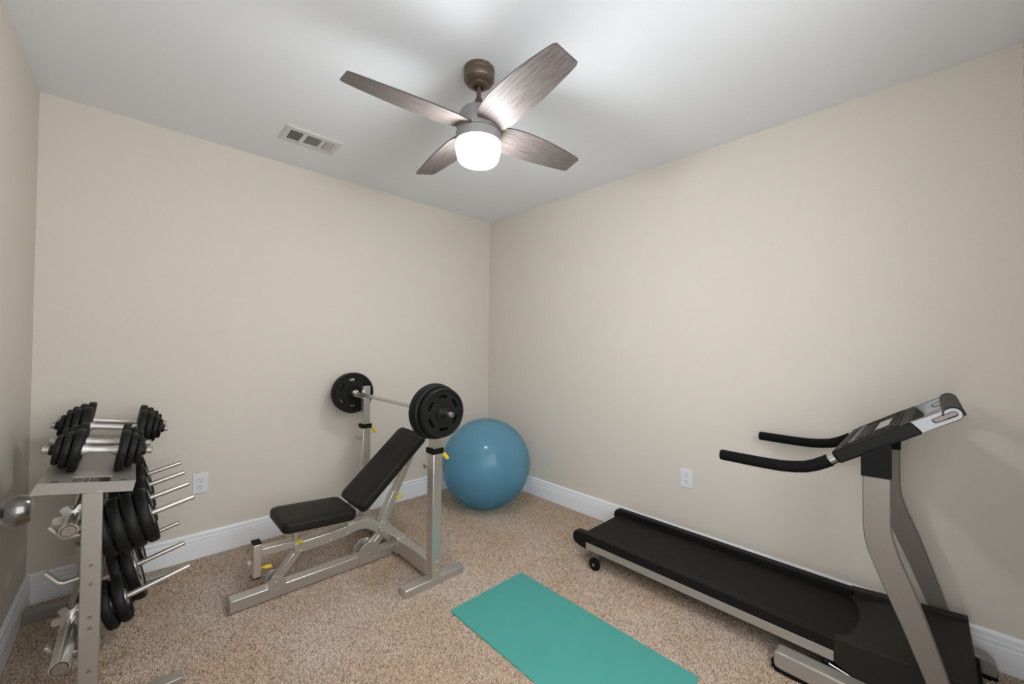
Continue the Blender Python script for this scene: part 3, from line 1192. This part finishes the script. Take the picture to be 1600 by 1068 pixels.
# dumbbells on the tray
def dumbbell(cx, cy, r, grip, half, sizes, label):
    tz = PIV.z - 0.17 * (cx - PIV.x)
    cz = tz + (r + 0.001) / math.cos(TILT)
    t_ = thing('dumbbell', label, 'dumbbell', (cx + math.sin(TILT) * 0, cy, cz), (0, TILT, 0), 'dumbbells on the rack tray')
    b = BM()
    g = grip / 2
    tube(b, [(-g, 0, 0), (-g + .010, 0, 0), (-g + .018, 0, 0), (g - .018, 0, 0), (g - .010, 0, 0), (g, 0, 0)],
         [0.0175, 0.0170, 0.0125, 0.0125, 0.0170, 0.0175], 22)
    link('handle', b, 'zinc', t_)
    for s in (-1, 1):
        x = g + 0.001
        for i, (R, t) in enumerate(sizes):
            b = BM()
            e = min(0.007, t * .35)
            closed_lathe(b, [(0.0125, x), (R - e, x), (R - e * .3, x + e * .3), (R, x + e), (R, x + t - e), (R - e * .3, x + t - e * .3), (R - e, x + t),
                             (0.0125, x + t)], n=48, axis='x')
            if s < 0:
                for v in b.verts:
                    v.co.x = -v.co.x
            link('plate', b, 'iron', t_, smooth=40)
            x += t + 0.0012
        b = BM()
        tube(b, [(s * (x + .001), 0, 0), (s * (x + 0.009), 0, 0)], 0.0185, 6)
        link('lock_nut', b, 'iron', t_)
        b = BM()
        pts, rs = [], []
        xe = x + 0.010
        k = 0
        pts.append((s * g, 0, 0)); rs.append(0.0105)
        while xe < half:
            pts += [(s * xe, 0, 0), (s * (xe + .0015), 0, 0), (s * (xe + .003), 0, 0)]
            rs += [0.0110, 0.0140, 0.0110]
            xe += 0.0046
        pts.append((s * half, 0, 0)); rs.append(0.0095)
        tube(b, pts, rs, 16)
        link('threaded_end', b, 'zinc', t_, smooth=60)
    return t_


small = [(0.073, 0.024), (0.062, 0.021), (0.050, 0.017)]
big = [(0.084, 0.027), (0.074, 0.023), (0.060, 0.019), (0.044, 0.014)]
dumbbell(-2.5575, -0.900, 0.073, 0.090, 0.137, small, 'short black-plated dumbbell nearest the front lip of the rack tray')
dumbbell(-2.5575, -0.745, 0.073, 0.090, 0.137, small, 'short black-plated dumbbell second from the front of the rack tray')
dumbbell(-2.5380, -0.430, 0.084, 0.150, 0.185, big, 'long black-plated dumbbell third from the front of the rack tray')
dumbbell(-2.5360, -0.245, 0.084, 0.150, 0.185, big, 'long black-plated dumbbell at the back of the rack tray, nearest the wall')

# ------------------------------------------------------------------ treadmill
tm = thing('treadmill', 'black and silver folding treadmill along the right wall', 'treadmill')
XC = -0.36


def tp(name, bm_, m, parent=None, **kw):
    return link(name, bm_, m, tm if parent is None else parent, **kw)


# running belt
b = BM()
prof = [(-2.90, 0.150), (-1.530, 0.150)] + [(-1.530 + 0.024 * math.sin(a), 0.126 + 0.024 * math.cos(a)) for a in [PI * i / 10 for i in range(1, 11)]] + [(-2.90, 0.102)]
prism(b, prof, 'x', -0.555, -0.165)
tp('running_belt', b, 'belt', smooth=30)
# foot rails (black, rounded rear end) and silver side panels
for s in (-1, 1):
    xi, xo = XC + s * 0.198, XC + s * 0.240
    xa, xb = min(xi, xo), max(xi, xo)
    b = BM()
    R = 0.040
    cz, cyy = 0.145, -1.517
    poly = [(-2.700, 0.185), (-1.535, 0.187)]
    poly += [(-1.527 + 0.036 * math.sin(a), 0.148 + 0.039 * math.cos(a)) for a in [PI * (i + 1) / 12 for i in range(10)]]
    poly += [(-1.545, 0.104), (-1.582, 0.100), (-1.583, 0.140), (-2.700, 0.140)]
    prism(b, poly, 'x', xa, xb)
    tp('foot_rail', b, 'black_plastic', smooth=30, bevel=0.004)
    b = BM()
    xo2 = XC + s * 0.239
    box(b, min(xo2, xo2 - s * .030), max(xo2, xo2 - s * .030), -2.687, -1.584, 0.102, 0.139)
    tp('side_panel', b, 'tread_rail', bevel=0.001)
    # transport wheel
    wy, wz, xw = -1.640, 0.034, XC + s * 0.232
    b = BM()
    poly = [(-1.600, 0.103), (-1.668, 0.103), (-1.655, 0.060), (-1.645, 0.028), (-1.630, 0.028), (-1.618, 0.060)]
    prism(b, poly, 'x', xw + 0.004 * s - .002, xw + 0.004 * s + .002) if s > 0 else prism(b, poly, 'x', xw + .012, xw + .016)
    tp('wheel_bracket', b, 'tread_silver', bevel=0.0005)
    b = BM()
    lathe(b, [(0, -0.011), (0.026, -0.011), (0.032, -0.008), (0.034, -0.004), (0.034, 0.004), (0.032, 0.008), (0.026, 0.011), (0, 0.011)], n=32, axis='x',
          at=(xw, wy, wz + .001))
    wh = tp('wheel', b, 'rubber')
    b = BM()
    lathe(b, [(0, 0.0105 * s), (0.007, 0.0105 * s), (0.007, 0.0140 * s), (0, 0.0145 * s)], n=16, axis='x', at=(xw, wy, wz + .001))
    link('hub_cap', b, 'dull_chrome', wh)
b = BM(); tube(b, [(XC - .226, -1.640, 0.042), (XC + .226, -1.640, 0.042)], 0.006, 12)
tp('axle', b, 'dull_chrome')
b = BM(); box(b, XC - .205, XC + .205, -2.69, -1.60, 0.108, 0.140)
tp('deck_board', b, 'black_plastic')

# motor hood: side profile with a curved cut-out over the belt
b = BM()
hp = [(-2.687, 0.190), (-2.890, 0.209), (-2.980, 0.219), (-3.032, 0.221)]
b0 = [(-2.687, 0.100), (-3.050, 0.060)]
for s in (-1, 1):
    b = BM()
    xi, xo = XC + s * 0.198, XC + s * 0.241
    prism(b, [(-2.687, 0.1885), (-2.860, 0.2060), (-3.030, 0.2215), (-3.050, 0.060), (-2.80, 0.055), (-2.687, 0.100)], 'x', min(xi, xo), max(xi, xo))
    tp('hood_side', b, 'hood_plastic', bevel=0.003)
b = BM()
n = 20
top, bot = [], []
for i in range(n + 1):
    u_ = -1 + 2 * i / n
    x = XC + u_ * 0.199
    yf = -2.682 - 0.052 * (1 - abs(u_) ** 2.2)
    top.append((x, yf, 0.162))
    bot.append((x, yf, 0.151))
back = [(XC - 0.199 + 0.398 * i / n, -3.030, 0.214) for i in range(n + 1)]
mid_ = [(XC - 0.199 + 0.398 * i / n, -2.860, 0.197) for i in range(n + 1)]
frt = [(XC - 0.199 + 0.398 * i / n, -3.048, 0.070) for i in range(n + 1)]
rows = [[b.verts.new(q) for q in r_] for r_ in (bot, top, mid_, back, frt)]
for A, B in zip(rows, rows[1:]):
    for k in range(n):
        b.faces.new((A[k], A[k + 1], B[k + 1], B[k]))
for k in range(n):
    b.faces.new((rows[4][k], rows[4][k + 1], rows[0][k + 1], rows[0][k]))
for k in (0, n):
    b.faces.new([r_[k] for r_ in rows][::(1 if k == 0 else -1)])
tp('motor_hood', b, 'hood_plastic', smooth=30)

# base rails with black rubber pads
for s in (-1, 1):
    xo = XC + s * 0.305
    xi = XC + s * 0.243
    xa, xb = min(xo, xi), max(xo, xi)
    b = BM()
    poly = [(-2.513, 0.030), (-2.513, 0.073), (-2.522, 0.082), (-3.058, 0.082), (-3.080, 0.078), (-3.098, 0.060), (-3.106, 0.030), (-3.102, 0.018), (-2.535, 0.018),
            (-2.520, 0.022)]
    prism(b, poly, 'x', xa, xb)
    tp('base_rail', b, 'tread_rail', bevel=0.006, segs=3)
    b = BM()
    poly = [(-2.506, 0.040), (-2.506, 0.018), (-2.516, 0.006), (-2.530, 0.001), (-3.094, 0.001), (-3.106, 0.010), (-3.098, 0.016), (-2.540, 0.016), (-2.517, 0.026), (-2.511, 0.044)]
    prism(b, poly, 'x', xa + .004, xb - .004)
    tp('rubber_pad', b, 'rubber')
b = BM(); box(b, XC - .256, XC + .256, -3.060, -3.000, 0.028, 0.070)
tp('base_cross_bar', b, 'rubber', bevel=0.003)
# lift strut under the deck
b = BM(); tube(b, [(-0.575, -2.655, 0.082), (-0.575, -2.700, 0.062)], 0.017, 16)
tp('strut_housing', b, 'black_plastic')
b = BM(); tube(b, [(-0.590, -2.672, 0.082), (-0.600, -2.98, 0.030)], 0.0055, 14)
tp('gas_strut', b, 'chrome')

# uprights
for s in (-1, 1):
    xo = XC + s * 0.302
    xi = XC + s * 0.272
    L_ = [(-2.773, 0.880), (-2.773, 0.660), (-2.777, 0.605), (-2.787, 0.562), (-2.817, 0.478), (-2.867, 0.352), (-2.923, 0.198), (-2.975, 0.055)]
    R_ = [(-3.035, 0.055), (-2.976, 0.215), (-2.937, 0.345), (-2.901, 0.462), (-2.866, 0.556), (-2.848, 0.620), (-2.843, 0.665), (-2.842, 0.930)]
    b = BM()
    prism(b, L_ + R_, 'x', min(xo, xi), max(xo, xi))
    tp('upright', b, 'tread_silver', bevel=0.003)
    b = BM()
    xo2 = xo + s * .003
    xi2 = xi - s * .003
    prism(b, [(-2.769, 0.813), (-2.845, 0.816), (-2.845, 0.935), (-2.769, 0.885)], 'x', min(xo2, xi2), max(xo2, xi2))
    tp('upright_cap', b, 'rubber', bevel=0.001)

# console: wedge-shaped slab between the uprights' tops
n2 = Vector((0, 0.552, 0.834))      # normal of the console face (tilted towards the runner)
ax = Vector((0, -0.834, 0.552))     # up along the face, towards the front
O = Vector((XC, -2.687, 0.876))     # lower edge of the face, centre


def CP(u_, v_, w_):
    """u across (+x), v up the face, w out of the face"""
    return O + Vector((u_, 0, 0)) + ax * v_ + n2 * w_


b = BM()
Wc = 0.294
Lc = 0.243
sec = [(0, 0), (Lc, 0), (Lc + 0.0065, -0.043), (0.001, -0.046)]
vsA = [b.verts.new(CP(-Wc, v_, w_)) for v_, w_ in sec]
vsB = [b.verts.new(CP(Wc, v_, w_)) for v_, w_ in sec]
ns = len(sec)
for k in range(ns):
    b.faces.new((vsA[k], vsA[(k + 1) % ns], vsB[(k + 1) % ns], vsB[k]))
b.faces.new(vsA[::-1]); b.faces.new(vsB)
con = tp('console', b, 'black_plastic', bevel=0.006, segs=3)
# raised rim and recessed panel
b = BM()
for u0, u1, v0, v1 in ((-.262, .262, .035, .040), (-.262, .262, .203, .208), (-.262, -.257, .035, .208), (.257, .262, .035, .208)):
    vs = [CP(u_, v_, w_) for w_ in (0.0, 0.003) for u_, v_ in ((u0, v0), (u1, v0), (u1, v1), (u0, v1))]
    q = [b.verts.new(v) for v in vs]
    for f in ((0, 3, 2, 1), (4, 5, 6, 7), (0, 1, 5, 4), (1, 2, 6, 5), (2, 3, 7, 6), (3, 0, 4, 7)):
        b.faces.new([q[i] for i in f])
link('bezel', b, 'hood_plastic', con, smooth=0)


def cbox(name, u0, u1, v0, v1, w0, w1, m, parent):
    b = BM()
    q = [b.verts.new(CP(u_, v_, w_)) for w_ in (w0, w1) for u_, v_ in ((u0, v0), (u1, v0), (u1, v1), (u0, v1))]
    for f in ((0, 3, 2, 1), (4, 5, 6, 7), (0, 1, 5, 4), (1, 2, 6, 5), (2, 3, 7, 6), (3, 0, 4, 7)):
        b.faces.new([q[i] for i in f])
    return link(name, b, m, parent, smooth=0)


o = cbox('display', -0.13, 0.10, 0.128, 0.172, 0.0, 0.002, 'screen', con)
o['label'] = 'pale reflective display'
cbox('display_frame', -0.145, 0.145, 0.100, 0.198, -0.001, 0.0012, 'rubber', con)
for i in range(11):
    cbox('button', -0.225 + i * 0.042, -0.200 + i * 0.042, 0.048, 0.066, 0, 0.003, 'label_white', con)
for i in range(5):
    for sgn in (-1, 1):
        cbox('button', sgn * 0.185 - 0.020, sgn * 0.185 + 0.020, 0.080 + i * .024, 0.094 + i * .024, 0, 0.003, 'hood_plastic', con)

# handlebars with chrome collars
for s in (-1, 1):
    X = XC + s * 0.280
    P = [(-2.686, 0.846), (-2.668, 0.833), (-2.640, 0.816), (-2.610, 0.803), (-2.575, 0.795), (-2.53, 0.7895), (-2.48, 0.788), (-2.43, 0.788), (-2.317, 0.789)]
    pts = [(X, y, z) for y, z in P[1:]]
    b = BM()
    tube(b, [(X, -2.683, 0.8435)] + pts + [(X, -2.313, 0.789)], [0.0215] * (len(pts) + 1) + [0.0195], 24)
    tp('handlebar', b, 'foam', smooth=50)
    b = BM()
    tube(b, [(X, -2.700, 0.8565), (X, -2.668, 0.8325)], 0.0190, 22)
    tp('handlebar_collar', b, 'chrome')

# chrome loops above the console and the wrapped cross grip
for s in (-1, 1):
    b = BM()
    v0, v1, ro, rin, vi = 0.238, 0.342, 0.0205, 0.0070, 0.296
    outer, inner = [], []
    K = 10
    for i in range(K + 1):
        outer.append((v0 + (v1 - v0) * i / K, ro)); inner.append((vi + (v1 - vi) * i / K, rin))
    for i in range(1, K):
        a = PI / 2 - PI * i / K
        outer.append((v1 + ro * math.cos(a), ro * math.sin(a))); inner.append((v1 + rin * math.cos(a), rin * math.sin(a)))
    for i in range(K + 1):
        outer.append((v1 - (v1 - v0) * i / K, -ro)); inner.append((v1 - (v1 - vi) * i / K, -rin))
    for i in range(1, 4):
        a = -PI / 2 - PI * i / 4
        outer.append((v0, -ro + 2 * ro * i / 4)); inner.append((vi + rin * math.cos(a), rin * math.sin(a)))
    u0, u1 = s * 0.268 - 0.014, s * 0.268 + 0.014
    R4 = [[b.verts.new(CP(u_, v_, w_ - 0.0215)) for v_, w_ in ring] for u_ in (u0, u1) for ring in (outer, inner)]
    n4 = len(outer)
    for k in range(n4):
        k2 = (k + 1) % n4
        b.faces.new((R4[0][k], R4[0][k2], R4[1][k2], R4[1][k]))
        b.faces.new((R4[2][k], R4[3][k], R4[3][k2], R4[2][k2]))
        b.faces.new((R4[0][k], R4[2][k], R4[2][k2], R4[0][k2]))
        b.faces.new((R4[1][k], R4[1][k2], R4[3][k2], R4[3][k]))
    tp('chrome_loop', b, 'loop_chrome', smooth=40, bevel=0.003, segs=3)
b = BM()
pts = []
for i in range(13):
    a = PI * 0.92 - PI * 1.12 * i / 12
    pts.append(CP(0, 0.342 + 0.0235 * math.cos(a), -0.0215 + 0.0235 * math.sin(a)))
rect_path(b, pts, 0.578, 0.004, side=(1, 0, 0))
tp('cross_grip', b, 'hood_plastic', smooth=50)
